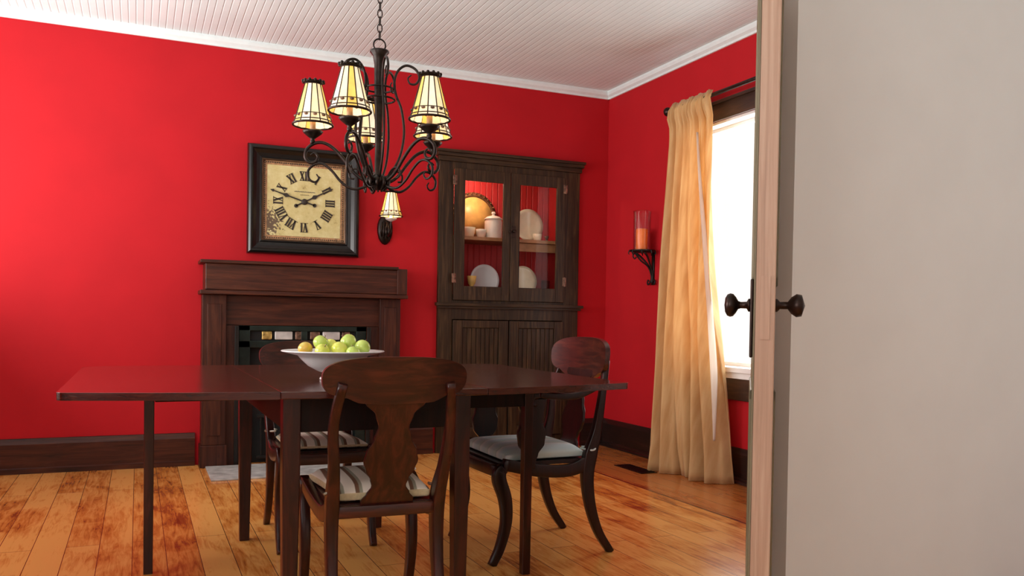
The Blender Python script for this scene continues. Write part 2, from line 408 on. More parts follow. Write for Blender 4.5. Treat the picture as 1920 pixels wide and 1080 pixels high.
def strip(name, prof, a, b_, mat, label, normal):
    """moulding: prof = [(out, z)] swept from a to b; normal = direction into the room"""
    bm = BM(); nn = Vector(normal); A = Vector(a); B = Vector(b_)
    r1 = [bm.verts.new(A+nn*o_+Vector((0, 0, z))) for o_, z in prof]; r2 = [bm.verts.new(B+nn*o_+Vector((0, 0, z))) for o_, z in prof]
    n = len(prof)
    for i in range(n): bm.faces.new([r1[i], r1[(i+1) % n], r2[(i+1) % n], r2[i]])
    bm.faces.new(r1[::-1]); bm.faces.new(r2)
    return struct(finish(name, bm, mat, smooth=False), label)
crown = [(0, 2.698), (.012, 2.698), (.014, 2.712), (.030, 2.725), (.036, 2.742), (.036, HC), (0, HC)]
strip('trim_1', crown, (XL, 0, 0), (0, 0, 0), 'trim_white', 'white crown moulding over the back wall', (0, -1, 0))
strip('trim_2', crown, (0, 0, 0), (0, YO, 0), 'trim_white', 'white crown moulding over the window wall', (-1, 0, 0))
base = [(0, 0), (.030, 0), (.030, .03), (.020, .036), (.020, .175), (.014, .19), (.008, .208), (0, .21)]
strip('baseboard_right', base, (0, 0, 0), (0, YO, 0), 'dark_baseboard', 'dark wood baseboard below the window', (-1, 0, 0))
strip('baseboard_back', base, (CX1+.05, 0, 0), (0, 0, 0), 'dark_baseboard', 'dark baseboard between cupboard and corner', (0, -1, 0))
strip('baseboard_back', base, (-1.66, 0, 0), (CX0-.02, 0, 0), 'mantel_oak', 'brown baseboard between mantel and cupboard', (0, -1, 0))
strip('baseboard_back', base, (XL, 0, 0), (-3.02, 0, 0), 'mantel_oak', 'brown baseboard left of the mantel', (0, -1, 0))
shoe = [(.030, 0), (.046, 0), (.044, .012), (.036, .018), (.030, .020)]
strip('trim_3', shoe, (0, 0, 0), (0, YO, 0), 'dark_baseboard', 'dark shoe moulding under the baseboard', (-1, 0, 0))

# window
win = bpy.data.objects.new('window_1', None); C.objects.link(win); win.location = (0, (WY0+WY1)/2, WZ0)
struct(win, 'bright white window in the red wall')
def wpart(name, bm, mat, bevel=.002): return finish(name, bm, mat, win, False, bevel, origin=None)
def wbox(*L):
    bm = BM()
    for d in L: box(bm, *d)
    bmesh.ops.translate(bm, verts=bm.verts, vec=-win.location); return bm
wpart('head_casing', wbox((-.022, -.001, WY0-.13, WY1+.13, WZ1, WZ1+.105), (-.034, -.001, WY0-.14, WY1+.14, WZ1+.105, WZ1+.125)), 'window_oak')
wpart('side_casing', wbox((-.022, -.001, WY1, WY1+.12, .50, WZ1)), 'window_oak')
wpart('side_casing', wbox((-.022, -.001, WY0-.12, WY0, .50, WZ1)), 'window_oak')
wpart('sill', wbox((.0005, .12, WY0+.001, WY1-.001, WZ0-.03, WZ0+.0005), (-.055, -.001, WY0-.13, WY1+.13, WZ0-.03, WZ0)), 'window_white')
wpart('stool_moulding', wbox((-.035, -.001, WY0-.12, WY1+.12, WZ0-.068, WZ0-.03)), 'window_white')
wpart('apron', wbox((-.024, -.001, WY0-.12, WY1+.12, .50, WZ0-.068)), 'window_oak')
wpart('jamb_lining', wbox((.0, .15, WY0, WY0+.018, WZ0, WZ1), (.0, .15, WY1-.018, WY1, WZ0, WZ1), (.0, .15, WY0+.018, WY1-.018, WZ1-.018, WZ1)), 'window_white')
wpart('sash', wbox((.075, .11, WY0+.018, WY0+.06, WZ0, WZ1-.018), (.075, .11, WY1-.06, WY1-.018, WZ0, WZ1-.018),
      (.075, .11, WY0+.06, WY1-.06, WZ0, WZ0+.025), (.075, .11, WY0+.06, WY1-.06, WZ1-.04, WZ1-.018)), 'window_white')
wpart('glass_pane', wbox((.090, .094, WY0+.06, WY1-.06, WZ0+.025, WZ1-.04)), 'pane_glass', 0)
wpart('sash_lock', wbox((.066, .075, -1.71, -1.67, 1.47, 1.495)), 'silver_tile', .002)

# open door seen on its latch edge
hx, hy = -1.525, -3.60; lx, ly = -2.023, -4.21
ang = math.atan2(ly-hy, lx-hx); DL = math.hypot(lx-hx, ly-hy)
door = bpy.data.objects.new('door_1', None); C.objects.link(door); door.location = (hx, hy, 0); door.rotation_euler = (0, 0, ang)
struct(door, 'painted door standing open, seen on its latch edge')
# local x = hinge to latch, local -y?: the knob face looks to the window side
TH = .046
bm = BM(); box(bm, 0, DL-.0005, 0, TH, .012, 2.04)
ps = finish('door_slab', bm, 'door_paint', door, False, .003)
bm = BM()
for (z0, z1) in ((.28, .80), (1.06, 1.90)):      # raised panel mouldings on the two faces
    for (yy, s) in ((0, -1), (TH, 1)):
        for (x0, x1, a0, a1) in ((.11, DL-.11, z0, z0+.025), (.11, DL-.11, z1-.025, z1), (.11, .135, z0, z1), (DL-.135, DL-.11, z0, z1)):
            box(bm, x0, x1, min(yy, yy+s*.008), max(yy, yy+s*.008), a0, a1)
finish('panel_moulding', bm, 'door_face_paint', door, False, .003)
bm = BM(); box(bm, 0.0, DL, -.0035, 0, .014, 2.038); finish('knob_side_skin', bm, 'door_face_paint', door, False)
KX = DL-.062; KZ = 1.012
bm = BM(); box(bm, KX-.028, KX+.028, -.0115, -.0035, .885, 1.075); finish('escutcheon_plate', bm, 'bronze_dark', door, True, .003)
bm = BM(); lathe(bm, [(.016, 0), (.016, -.004), (.0085, -.008), (.0080, -.022), (.010, -.028), (.019, -.033), (.0275, -.040), (.029, -.047), (.026, -.054), (.017, -.059), (.0, -.061)], (KX, -.0115, KZ), 24, axis='y')
finish('knob', bm, 'bronze_dark', door, True)
bm = BM(); lathe(bm, [(.016, 0), (.016, .006), (.009, .012), (.009, .030), (.020, .038), (.028, .050), (.026, .062), (.0, .070)], (KX, TH, KZ), 24, axis='y')
finish('knob', bm, 'bronze_dark', door, True)
bm = BM(); box(bm, DL-.0005, DL+.0015, .012, .034, .93, 1.08); finish('latch_plate', bm, 'door_paint', door, False)

# floor register
bm = BM(); box(bm, -.42, -.30, -1.22, -.88, .0, .004)
for k in range(11): box(bm, -.41, -.31, -1.205+k*.029, -1.195+k*.029, .004, .007)
tag(finish('floor_register', bm, 'vent_metal', smooth=False, origin=(-.36, -1.05, 0)), 'dark metal floor register beside the curtain hem', 'floor vent')

# ------------------------------------------------------------------ china cupboard
cab = thing('china_cupboard', 'dark oak built-in china cupboard with two glazed doors over panelled doors', 'cupboard', ((CX0+CX1)/2, 0, 0))
O = Vector(cab.location)
def cpart(name, L, mat, bevel=.002, parent=cab, smooth=False, off=None):
    bm = BM()
    for d in L: box(bm, *d)
    bmesh.ops.translate(bm, verts=bm.verts, vec=-(off if off is not None else O)); return finish(name, bm, mat, parent, smooth, bevel)
FY = -.030
ULX0, ULX1, URX0, URX1 = -1.285, -.848, -.844, -.395    # upper doors
UZ0, UZ1 = 1.105, 2.052
cpart('face_frame', [(CX0, ULX0, FY, .02, 0, 2.10), (URX1, CX1, FY, .02, 0, 2.10), (ULX0, URX1, FY, .02, UZ1, 2.10), (ULX0, URX1, FY, .02, .965, UZ0),
      (ULX0, URX1, FY, .02, 0, .10)], 'cabinet_oak')
cpart('cornice', [(CX0-.010, CX1+.010, FY-.015, -.001, 2.10, 2.135), (CX0-.022, CX1+.022, FY-.030, -.001, 2.135, 2.16), (CX0-.030, CX1+.030, FY-.042, -.001, 2.16, 2.18)], 'cabinet_oak_crosswise')
cpart('ledge', [(CX0-.025, CX1+.025, FY-.045, FY, 1.062, 1.085), (CX0-.012, CX1+.012, FY-.028, FY, 1.045, 1.062)], 'cabinet_oak_crosswise')
cpart('interior_lining', [(CX0+.02, CX0+.04, .021, .42, 1.15, 2.10), (CX1-.04, CX1-.02, .021, .42, 1.15, 2.10), (CX0+.02, CX1-.02, .42, .44, 1.15, 2.10), (CX0+.02, CX1-.02, .021, .44, 2.10, 2.12)], 'cabinet_lining_red', 0)
cpart('cabinet_box', [(CX0+.001, CX0+.02, .021, .46, 0, 2.16), (CX1-.02, CX1-.001, .021, .46, 0, 2.16), (CX0+.02, CX1-.02, .44, .46, 0, 2.16), (CX0+.02, CX1-.02, .021, .44, 1.125, 1.15), (CX0+.02, CX1-.02, .021, .44, 2.12, 2.16)], 'cabinet_oak', 0)
cpart('shelf', [(CX0+.041, CX1-.041, .06, .419, 1.555, 1.580)], 'shelf_wood')
cpart('shelf_rail', [(-.84, CX1-.041, .10, .118, 1.492, 1.553)], 'shelf_wood')
cpart('puck_light', [(-1.12, -1.02, .10, .20, 2.088, 2.099)], 'bulb_glow', .004)
def upper_door(x0, x1, gx0, gx1, hingex):
    d = cpart('upper_door', [(x0, gx0, FY-.020, FY-.001, UZ0, UZ1), (gx1, x1, FY-.020, FY-.001, UZ0, UZ1), (gx0, gx1, FY-.020, FY-.001, UZ0, 1.208), (gx0, gx1, FY-.020, FY-.001, 1.970, UZ1)], 'cabinet_oak', .003)
    cpart('glass_pane', [(gx0+.0005, gx1-.0005, FY-.012, FY-.009, 1.209, 1.969)], 'pane_glass', 0, d)
    for hz in (1.965, 1.262):
        cpart('hinge', [(hingex-.016, hingex+.016, FY-.0235, FY-.0205, hz-.033, hz+.033), (hingex-.004, hingex+.004, FY-.030, FY-.0235, hz-.036, hz+.036)], 'bronze_tile', .002, d)
    return d
dl = upper_door(ULX0, ULX1, -1.205, -.905, ULX0)
dr = upper_door(URX0, URX1, -.770, -.466, URX1)
bm = BM(); box(bm, -.842, -.806, FY-.026, FY-.0205, 1.575, 1.66); lathe(bm, [(.006, 0), (.006, -.012), (.013, -.018), (.012, -.027), (0, -.031)], (-.824, FY-.026, 1.62), 14, axis='y')
box(bm, -.860, -.830, FY-.034, FY-.028, 1.612, 1.622)
bmesh.ops.translate(bm, verts=bm.verts, vec=-O); finish('latch', bm, 'bronze_dark', dr, True, .001)
def lower_door(x0, x1):
    z0, z1 = .105, .960; w = .075
    d = cpart('lower_door', [(x0, x0+w, FY-.020, FY-.001, z0, z1), (x1-w, x1, FY-.020, FY-.001, z0, z1), (x0+w, x1-w, FY-.020, FY-.001, z0, z0+w), (x0+w, x1-w, FY-.020, FY-.001, z1-.055, z1)], 'cabinet_oak', .004)
    L = []; n = 8; xa, xb = x0+w+.0005, x1-w-.0005; q = (xb-xa)/n
    for k in range(n): L.append((xa+k*q+.003, xa+(k+1)*q-.003, FY-.011, FY-.002, z0+w+.001, z1-.056))
    L.append((xa, xb, FY-.005, FY-.002, z0+w+.001, z1-.056))
    cpart('beaded_panel', L, 'cabinet_oak', .0025, d)
    return d
lower_door(ULX0+.001, -.850); lower_door(-.842, URX1-.001)

# crockery
def lathe_thing(name, label, cat, prof, loc, mat, group=None, seg=32, tilt=None):
    bm = BM(); lathe(bm, prof, (0, 0, 0), seg)
    o = finish(name, bm, mat); o.location = loc
    if tilt: o.rotation_euler = tilt
    return tag(o, label, cat, group)
PL = lambda R, d: [(0, 0), (R*.55, 0), (R*.62, .006), (R*.80, .012), (R, .020), (R, .024), (R*.80, .017), (R*.60, .011), (R*.5, .007), (0, .006)]
def plate(label, loc_c, R, mat='cream_china', name='plate', lean=.20, cat='plate', group='plates in the china cupboard'):
    # standing on edge, leaning back; loc_c = centre
    bm = BM(); lathe(bm, PL(R, 0), (0, 0, 0), 40)
    o = finish(name, bm, mat); o.location = loc_c; o.rotation_euler = (PI/2-lean, 0, 0)
    return tag(o, label, cat, group)
SZ = 1.5815; BZ = 1.1505
tr = thing('round_tray', 'large round golden tray with beaded rim leaning in left of cupboard', 'tray', (-.985, .34, SZ))
tl = .14
def tray_part(nm, prof, mat, mesh_extra=None):
    bm = BM(); lathe(bm, prof, (0, 0, 0), 44, cap=(prof[-1][0] < .001))
    if mesh_extra: mesh_extra(bm)
    bmesh.ops.rotate(bm, verts=bm.verts, matrix=Matrix.Rotation(PI/2-tl, 3, 'X')); bmesh.ops.translate(bm, verts=bm.verts, vec=(0, 0, .185*math.cos(tl)+.004))
    return finish(nm, bm, mat, tr)
tray_part('tray_face', [(0, 0), (.150, 0), (.150, .006), (0, .006)], 'gold_tray_metal')
def beads(bm):
    for k in range(30):
        a = 2*PI*k/30; bmesh.ops.create_uvsphere(bm, u_segments=8, v_segments=6, radius=.011, matrix=Matrix.Translation((.174*math.cos(a), .174*math.sin(a), .008)))
tray_part('tray_border', [(.148, -.001), (.182, .001), (.184, .008), (.160, .014), (.148, .010), (.148, -.001)], 'tray_rim', beads)
jr = thing('storage_jar', 'white lidded jar standing right of the cups on cupboard shelf', 'jar', (-.893, .17, SZ))
bm = BM(); lathe(bm, [(.0, 0), (.062, 0), (.066, .008), (.066, .130), (.060, .142), (0, .142)], seg=32); finish('jar_body', bm, 'jar_white', jr)
bm = BM(); lathe(bm, [(.064, .1425), (.069, .146), (.068, .152), (.045, .168), (.012, .176), (.010, .184), (.017, .192), (.014, .202), (0, .206)], seg=32); finish('lid', bm, 'jar_white', jr)
cup = [(0, 0), (.030, 0), (.036, .006), (.044, .045), (.046, .075), (.043, .075), (.040, .045), (.030, .010), (0, .008)]
lathe_thing('cup', 'wide tan cup at far left of the upper cupboard shelf', 'cup', [(r*1.25, z) for r, z in cup], (-1.100, .17, SZ), 'cream_china', 'cups on the cupboard shelf')
lathe_thing('cup', 'small pale yellow cup between tan cup and white jar', 'cup', [(r*.85, z*.85) for r, z in cup], (-1.000, .15, SZ), 'jar_white', 'cups on the cupboard shelf')
plate('large cream plate leaning on upper shelf behind the right cupboard door', (-.585, .22, SZ+.1240), .125, lean=.10)
lathe_thing('teacup', 'small cream cup in front of the large plate', 'cup', [(r*.8, z*.7) for r, z in cup], (-.540, .13, SZ), 'cream_china', 'cups on the cupboard shelf')
lathe_thing('egg_cup', 'tiny dark cup at right of the large cream plate', 'cup', [(0, 0), (.016, 0), (.014, .008), (.005, .016), (.014, .026), (.018, .044), (.015, .044), (0, .028)], (-.445, .16, SZ), 'tray_rim')
plate('white patterned plate standing on cupboard floor behind left door', (-.945, .22, BZ+.1175), .118, lean=.1, mat='porcelain')
plate('cream plate standing on cupboard floor behind right door', (-.625, .22, BZ+.1175), .118, lean=.1)
lathe_thing('goblet', 'amber goblet left of the white plate on cupboard floor', 'goblet', [(0, 0), (.030, 0), (.030, .004), (.006, .012), (.006, .055), (.028, .085), (.036, .140), (.033, .140), (.024, .085), (0, .068)], (-1.085, .11, BZ), 'gold_tray_metal')
lathe_thing('drinking_glass', 'clear tumbler at right end of the cupboard floor', 'glass', [(0, 0), (.032, 0), (.036, .13), (.034, .13), (.030, .006), (0, .006)], (-.440, .18, BZ), 'clear_glass')

# ------------------------------------------------------------------ fireplace mantel
MC = -2.345
man = thing('fireplace_mantel', 'dark oak fireplace mantel below the square clock', 'fireplace', (MC, 0, 0)); O2 = Vector(man.location)
def mpart(name, L, mat, bevel=.003, parent=man): return cpart(name, L, mat, bevel, parent, False, O2)
MX0, MX1 = MC-.665, MC+.665
mpart('mantel_beam', [(MX0+.03, MX1-.03, -.225, -.001, 1.125, 1.292)], 'mantel_oak', .006)
mpart('shelf_top', [(MX0, MX1-.07, -.25, -.001, 1.292, 1.312)], 'mantel_oak')
mpart('end_block', [(MX1-.075, MX1-.005, -.235, -.001, 1.125, 1.3)], 'mantel_oak_upright', .004)
mpart('lower_moulding', [(MX0, MX1, -.24, -.001, 1.098, 1.124)], 'mantel_oak', .004)
mpart('frieze_panel', [(MX0+.16, MX1-.16, -.09, -.001, .905, 1.097)], 'mantel_oak')
for s in (-1, 1):
    xa, xb = sorted((MC+s*.665-s*.02, MC+s*.665-s*.165))
    mpart('pilaster', [(xa, xb, -.13, -.001, .14, 1.097), (xa-.008, xb+.008, -.145, -.001, 0, .14), (xa+.03, xb-.03, -.137, -.13, .20, 1.04)], 'mantel_oak_upright')
    xa, xb = sorted((MC+s*.500, MC+s*.420))
    mpart('inner_stile', [(xa, xb, -.095, -.001, 0, .904)], 'mantel_oak_upright')
    xa, xb = sorted((MC+s*.445, MC+s*.4195))
    mpart('iron_edging', [(xa, xb-.0, -.11, -.095, 0, .90)], 'black_metal')
IX0, IX1 = MC-.418, MC+.418
ins = mpart('fire_surround', [(IX0, IX1, -.085, -.001, .905-.035, .904), (IX0, IX1, -.085, -.001, .760, .805), (IX0, IX0+.07, -.085, -.001, 0, .904), (IX1-.07, IX1, -.085, -.001, 0, .904), (MC-.02, MC+.02, -.085, -.001, .805, .87)], 'insert_green', .003)
for (x0, x1, mt) in ((-2.618, -2.553, 'brass_tile'), (-2.535, -2.420, 'silver_tile'), (-2.403, -2.350, 'bronze_tile'), (-2.306, -2.240, 'bronze_tile'), (-2.222, -2.105, 'silver_tile'), (-2.092, -2.036, 'bronze_tile')):
    mpart('glazed_tile', [(x0, x1, -.075, -.06, .812, .868)], mt, .006, ins)
mpart('tile_backing', [(IX0+.07, IX1-.07, -.06, -.001, .80, .875)], 'firebox_black', 0)
mpart('firebox', [(IX0+.07, IX1-.07, -.02, -.001, 0, .76)], 'firebox_black', 0)
mpart('grate', [(IX0+.14+k*.065, IX0+.152+k*.065, -.06, -.045, .04, .30) for k in range(9)]+[(IX0+.12, IX1-.12, -.065, -.045, .30, .32), (IX0+.12, IX1-.12, -.065, -.045, .03, .05)], 'black_metal')
bm = BM(); box(bm, MC-.62, MC+.62, -.62, -.15, 0, .012)
tag(finish('hearth_slab', bm, 'hearth_stone', smooth=False, bevel=.003, origin=(MC, -.4, 0)), 'grey speckled hearth slab in front of the fireplace', 'hearth')

# ------------------------------------------------------------------ clock
CXm, CZm = -2.345, 1.735
clk = thing('wall_clock', 'square black framed clock with aged cream dial and roman numerals', 'clock', (CXm, 0, CZm))
hw, hz_ = .272, .262
bm = BM()
ring_frame(bm, -hw, hw, -hz_, hz_, [(0, -.020), (0, -.034), (.012, -.040), (.018, -.034), (.040, -.040), (.060, -.056), (.068, -.066), (.078, -.066), (.090, -.058), (.096, -.040), (.096, -.002), (0, -.002)])
finish('clock_frame', bm, 'frame_black', clk, False, .0015)
bm = BM(); ring_frame(bm, -hw+.004, hw-.004, -hz_+.004, hz_-.004, [(0, -.028), (0, -.037), (.005, -.0405), (.010, -.0405), (.010, -.028)]); finish('inner_moulding', bm, 'frame_bronze_edge', clk, False)
bm = BM(); box(bm, -hw, hw, -.022, -.002, -hz_, hz_); finish('dial_border', bm, 'dial_border', clk, False)
bm = BM(); w2, h2 = hw-.030, hz_-.030; box(bm, -w2, w2, -.0235, -.022, -h2, h2); dial = finish('dial', bm, 'aged_dial', clk, False)
bm = BM()
n = 38
for k in range(n):
    t = -1+2*(k+.5)/n
    for (x, z) in ((t*hw, hz_-.014), (t*hw, -hz_+.014), (hw-.014, t*hz_), (-hw+.014, t*hz_)):
        box(bm, x-.0035, x+.0035, -.0243, -.022, z-.0035, z+.0035)
finish('beading', bm, 'ink', clk, False)
# roman numerals
NUM = ['XII', 'I', 'II', 'III', 'IIII', 'V', 'VI', 'VII', 'VIII', 'IX', 'X', 'XI']
def stroke(bm, x0, z0, x1, z1, w, M):
    d = Vector((x1-x0, z1-z0)); nn = Vector((-d.y, d.x)).normalized()*w/2
    vs = [(x0+nn.x, z0+nn.y), (x0-nn.x, z0-nn.y), (x1-nn.x, z1-nn.y), (x1+nn.x, z1+nn.y)]
    f_ = [bm.verts.new(M @ Vector((x, -.0262, z))) for x, z in vs]; b_ = [bm.verts.new(M @ Vector((x, -.0236, z))) for x, z in vs]
    bm.faces.new(f_); bm.faces.new(b_[::-1])
    for k in range(4): bm.faces.new([f_[k], f_[(k+1) % 4], b_[(k+1) % 4], b_[k]])
H_ = .060
for i, s in enumerate(NUM):
    bm = BM(); a = -i*PI/6
    R = .212
    M = Matrix.Rotation(-a, 4, 'Y') @ Matrix.Translation((0, 0, R-H_/2-.01))
    wd = {'I': .0165, 'V': .034, 'X': .034}; tot = sum(wd[c_] for c_ in s); x = -tot/2
    for c_ in s:
        w = wd[c_]; xm = x+w/2; h = H_/2
        if c_ == 'I':
            stroke(bm, xm, -h, xm, h, .0112, M)
        elif c_ == 'V':
            stroke(bm, xm-.011, h, xm+.002, -h, .0115, M); stroke(bm, xm+.012, h, xm, -h, .005, M)
        else:
            stroke(bm, xm-.011, h, xm+.011, -h, .0115, M); stroke(bm, xm+.011, h, xm-.011, -h, .005, M)
        x += w
    stroke(bm, -tot/2, H_/2, tot/2, H_/2, .0028, M); stroke(bm, -tot/2, -H_/2, tot/2, -H_/2, .0028, M)
    finish('numeral', bm, 'ink', dial, False)
bm = BM(); M = Matrix.Identity(4)
for k in range(26): stroke(bm, -.066+k*.0053, .066, -.0635+k*.0053, .066+.002*((k*7) % 3), .006, M)
for k in range(12): stroke(bm, -.028+k*.005, .046, -.026+k*.005, .046, .004, M)
finish('faded_inscription', bm, 'faded_ink', dial, False)
def hand(name, a, L, blob, tail, y):
    M = Matrix.Rotation(a, 4, 'Y'); bm = BM()
    def poly(pts):
        f_ = [bm.verts.new(M @ Vector((x_, y, z_))) for x_, z_ in pts]; b_ = [bm.verts.new(M @ Vector((x_, y+.002, z_))) for x_, z_ in pts]
        bm.faces.new(f_); bm.faces.new(b_[::-1]); n_ = len(pts)
        for k in range(n_): bm.faces.new([f_[k], f_[(k+1) % n_], b_[(k+1) % n_], b_[k]])
    poly([(-.0045, -tail), (.0045, -tail), (.0045, blob-.02), (.015, blob), (.005, blob+.022), (.003, L-.03), (.010, L-.022), (0, L), (-.010, L-.022), (-.003, L-.03), (-.005, blob+.022), (-.015, blob), (-.0045, blob-.02)])
    poly([(.013*math.cos(t), -tail+.013*math.sin(t)) for t in [2*PI*k/14 for k in range(14)]])
    return finish(name, bm, 'ink', clk, False)
hand('hour_hand', math.radians(62), .215, .075, .062, -.030)
hand('minute_hand', math.radians(-73), .235, .125, .070, -.034)
bm = BM(); lathe(bm, [(.020, 0), (.020, -.012), (.012, -.016), (0, -.017)], (0, -.0236, 0), 20, axis='y'); finish('centre_boss', bm, 'ink', clk)

# ------------------------------------------------------------------ lamp shades (chandelier and wall lamp)
def lamp_shade(parent, cx, cy, zr, s=1.0, h=.148, rb=.0715, rt=.030, seg=12, phase=0):
    """stained-glass cone, zr = z of the rim"""
    mats = ['shade_cream', 'shade_amber', 'shade_pale', 'shade_cream']
    bm = BM(); prof = [(rb*s, zr), (rb*.93*s, zr+.012*s), (rb*.84*s, zr+.034*s), (rt*s, zr+h*s)]
    rings = [[bm.verts.new((cx+r*math.cos(2*PI*k/seg+phase), cy+r*math.sin(2*PI*k/seg+phase), z)) for k in range(seg)] for r, z in prof]
    pat = [0, 2, 1, 0, 2, 0, 1, 2, 0, 0, 1, 2]
    for i in range(3):
        for k in range(seg):
            f = bm.faces.new([rings[i][k], rings[i][(k+1) % seg], rings[i+1][(k+1) % seg], rings[i+1][k]]); f.material_index = pat[k % 12]
    sh = finish('lamp_shade', bm, mats, parent, False, solid=.0018)
    bm = BM()
    for k in range(seg):
        a = 2*PI*k/seg+phase
        tube(bm, [(cx+r*1.01*math.cos(a), cy+r*1.01*math.sin(a), z) for r, z in prof], .0022*s, 6, 1)
    for r, z, q in ((rb, zr, .0042), (rb*.93, zr+.0125*s, .0020), (rb*.84, zr+.034*s, .0016), (rt, zr+h*s, .0026)):
        tube(bm, [(cx+r*s*1.01*math.cos(2*PI*k/24+phase), cy+r*s*1.01*math.sin(2*PI*k/24+phase), z) for k in range(25)], q*s, 6, 1)
    finish('shade_leading', bm, 'bronze_dark', sh)
    bm = BM()
    for k in range(seg):
        a = 2*PI*(k+.5)/seg+phase; r = rb*.875*s*.985; z = zr+.028*s
        M = Matrix.Translation((cx+r*math.cos(a), cy+r*math.sin(a), z)) @ Matrix.Diagonal((1, 1, .6, 1))
        bmesh.ops.create_uvsphere(bm, u_segments=8, v_segments=6, radius=.0080*s, matrix=M)
    finish('jewel_band', bm, 'bronze_tile', sh)
    bm = BM()
    lathe(bm, [(rt*.9*s, zr+h*s-.001), (rt*1.28*s, zr+h*s+.006), (rt*1.30*s, zr+h*s+.010), (rt*.9*s, zr+h*s+.012), (rt*.9*s, zr+h*s-.001)], (cx, cy, 0), 20, cap=False)
    for k in range(12):
        a = 2*PI*k/12; bmesh.ops.create_uvsphere(bm, u_segments=8, v_segments=6, radius=.006*s, matrix=Matrix.Translation((cx+rt*1.25*s*math.cos(a), cy+rt*1.25*s*math.sin(a), zr+h*s+.010)))
    finish('shade_crown', bm, 'wrought_iron', sh)
    return sh

def point(loc, w, col=(1, .72, .42), r=.012, name='bulb_light'):
    l = bpy.data.lights.new(name, 'POINT'); l.energy = w; l.color = col; l.shadow_soft_size = r
    o = bpy.data.objects.new(name, l); C.objects.link(o); o.location = loc; return o

# ------------------------------------------------------------------ chandelier
HX, HY = -2.552, -2.730
ch = thing('chandelier', 'black wrought iron chandelier with five stained glass lamp shades over table', 'chandelier', (HX, HY, 0))
bm = BM()
lathe(bm, [(.0, 1.945), (.014, 1.945), (.034, 1.952), (.036, 1.946), (.024, 1.932), (.0185, 1.90), (.0175, 1.82), (.015, 1.74), (.012, 1.60), (.013, 1.50), (.020, 1.492), (.034, 1.485), (.040, 1.472), (.030, 1.460), (.016, 1.452), (.010, 1.440), (0, 1.436)], seg=24)
finish('column', bm, 'wrought_iron', ch)
bm = BM()
for k in range(10):
    a = 2*PI*k/10
    tube(bm, [(.018*math.cos(a), .018*math.sin(a), 1.487), (.036*math.cos(a), .036*math.sin(a), 1.478), (.040*math.cos(a), .040*math.sin(a), 1.458), (.020*math.cos(a), .020*math.sin(a), 1.436)], [.008, .009, .006, .003], 6, 3)
finish('leaf_hub', bm, 'wrought_iron', ch)
bm = BM()
tube(bm, [(.0225*math.cos(2*PI*k/24)*1, 0, 1.972+.0225*math.sin(2*PI*k/24)) for k in range(25)], .0030, 8, 1)
finish('hanging_ring', bm, 'wrought_iron', ch)
bm = BM(); z = 1.9945; k = 0
while z < 2.70:
    ax = Vector((1, 0, 0)) if k % 2 else Vector((0, 1, 0))
    pts = [ax*(.0085*math.cos(t))+Vector((0, 0, z+.013+.0165*math.sin(t))) for t in [2*PI*j/14 for j in range(15)]]
    tube(bm, pts, .0022, 6, 1); z += .0265; k += 1
finish('chain', bm, 'wrought_iron', ch)
bm = BM(); lathe(bm, [(0, 2.69), (.010, 2.692), (.020, 2.715), (.055, 2.735), (.060, HC-.001), (0, HC-.001)], seg=28); finish('ceiling_canopy', bm, 'wrought_iron', ch)
for zz, rr in ((1.812, .052), (1.772, .058)):
    bm = BM(); tube(bm, [(rr*math.cos(2*PI*k/32), rr*math.sin(2*PI*k/32), zz) for k in range(33)], .0036, 8, 1); finish('collar_ring', bm, 'wrought_iron', ch)
arm1 = [(.012, 1.470), (.05, 1.474), (.09, 1.500), (.13, 1.548), (.17, 1.588), (.21, 1.608), (.245, 1.604), (.272, 1.582), (.277, 1.553), (.260, 1.534), (.238, 1.538), (.230, 1.556), (.243, 1.570), (.257, 1.562)]
arm2 = [(.020, 1.466), (.06, 1.446), (.10, 1.442), (.14, 1.466), (.175, 1.505), (.21, 1.530), (.243, 1.527), (.266, 1.503), (.262, 1.474), (.240, 1.463), (.226, 1.477), (.234, 1.492)]
arm3 = [(.045, 1.470), (.060, 1.50), (.085, 1.516), (.108, 1.505), (.106, 1.482), (.090, 1.478)]
up1 = [(.013, 1.478), (.045, 1.500), (.080, 1.565), (.094, 1.650), (.084, 1.735), (.063, 1.790), (.056, 1.835), (.068, 1.878), (.098, 1.900), (.132, 1.888), (.148, 1.858), (.136, 1.834), (.114, 1.834), (.106, 1.853), (.118, 1.866)]
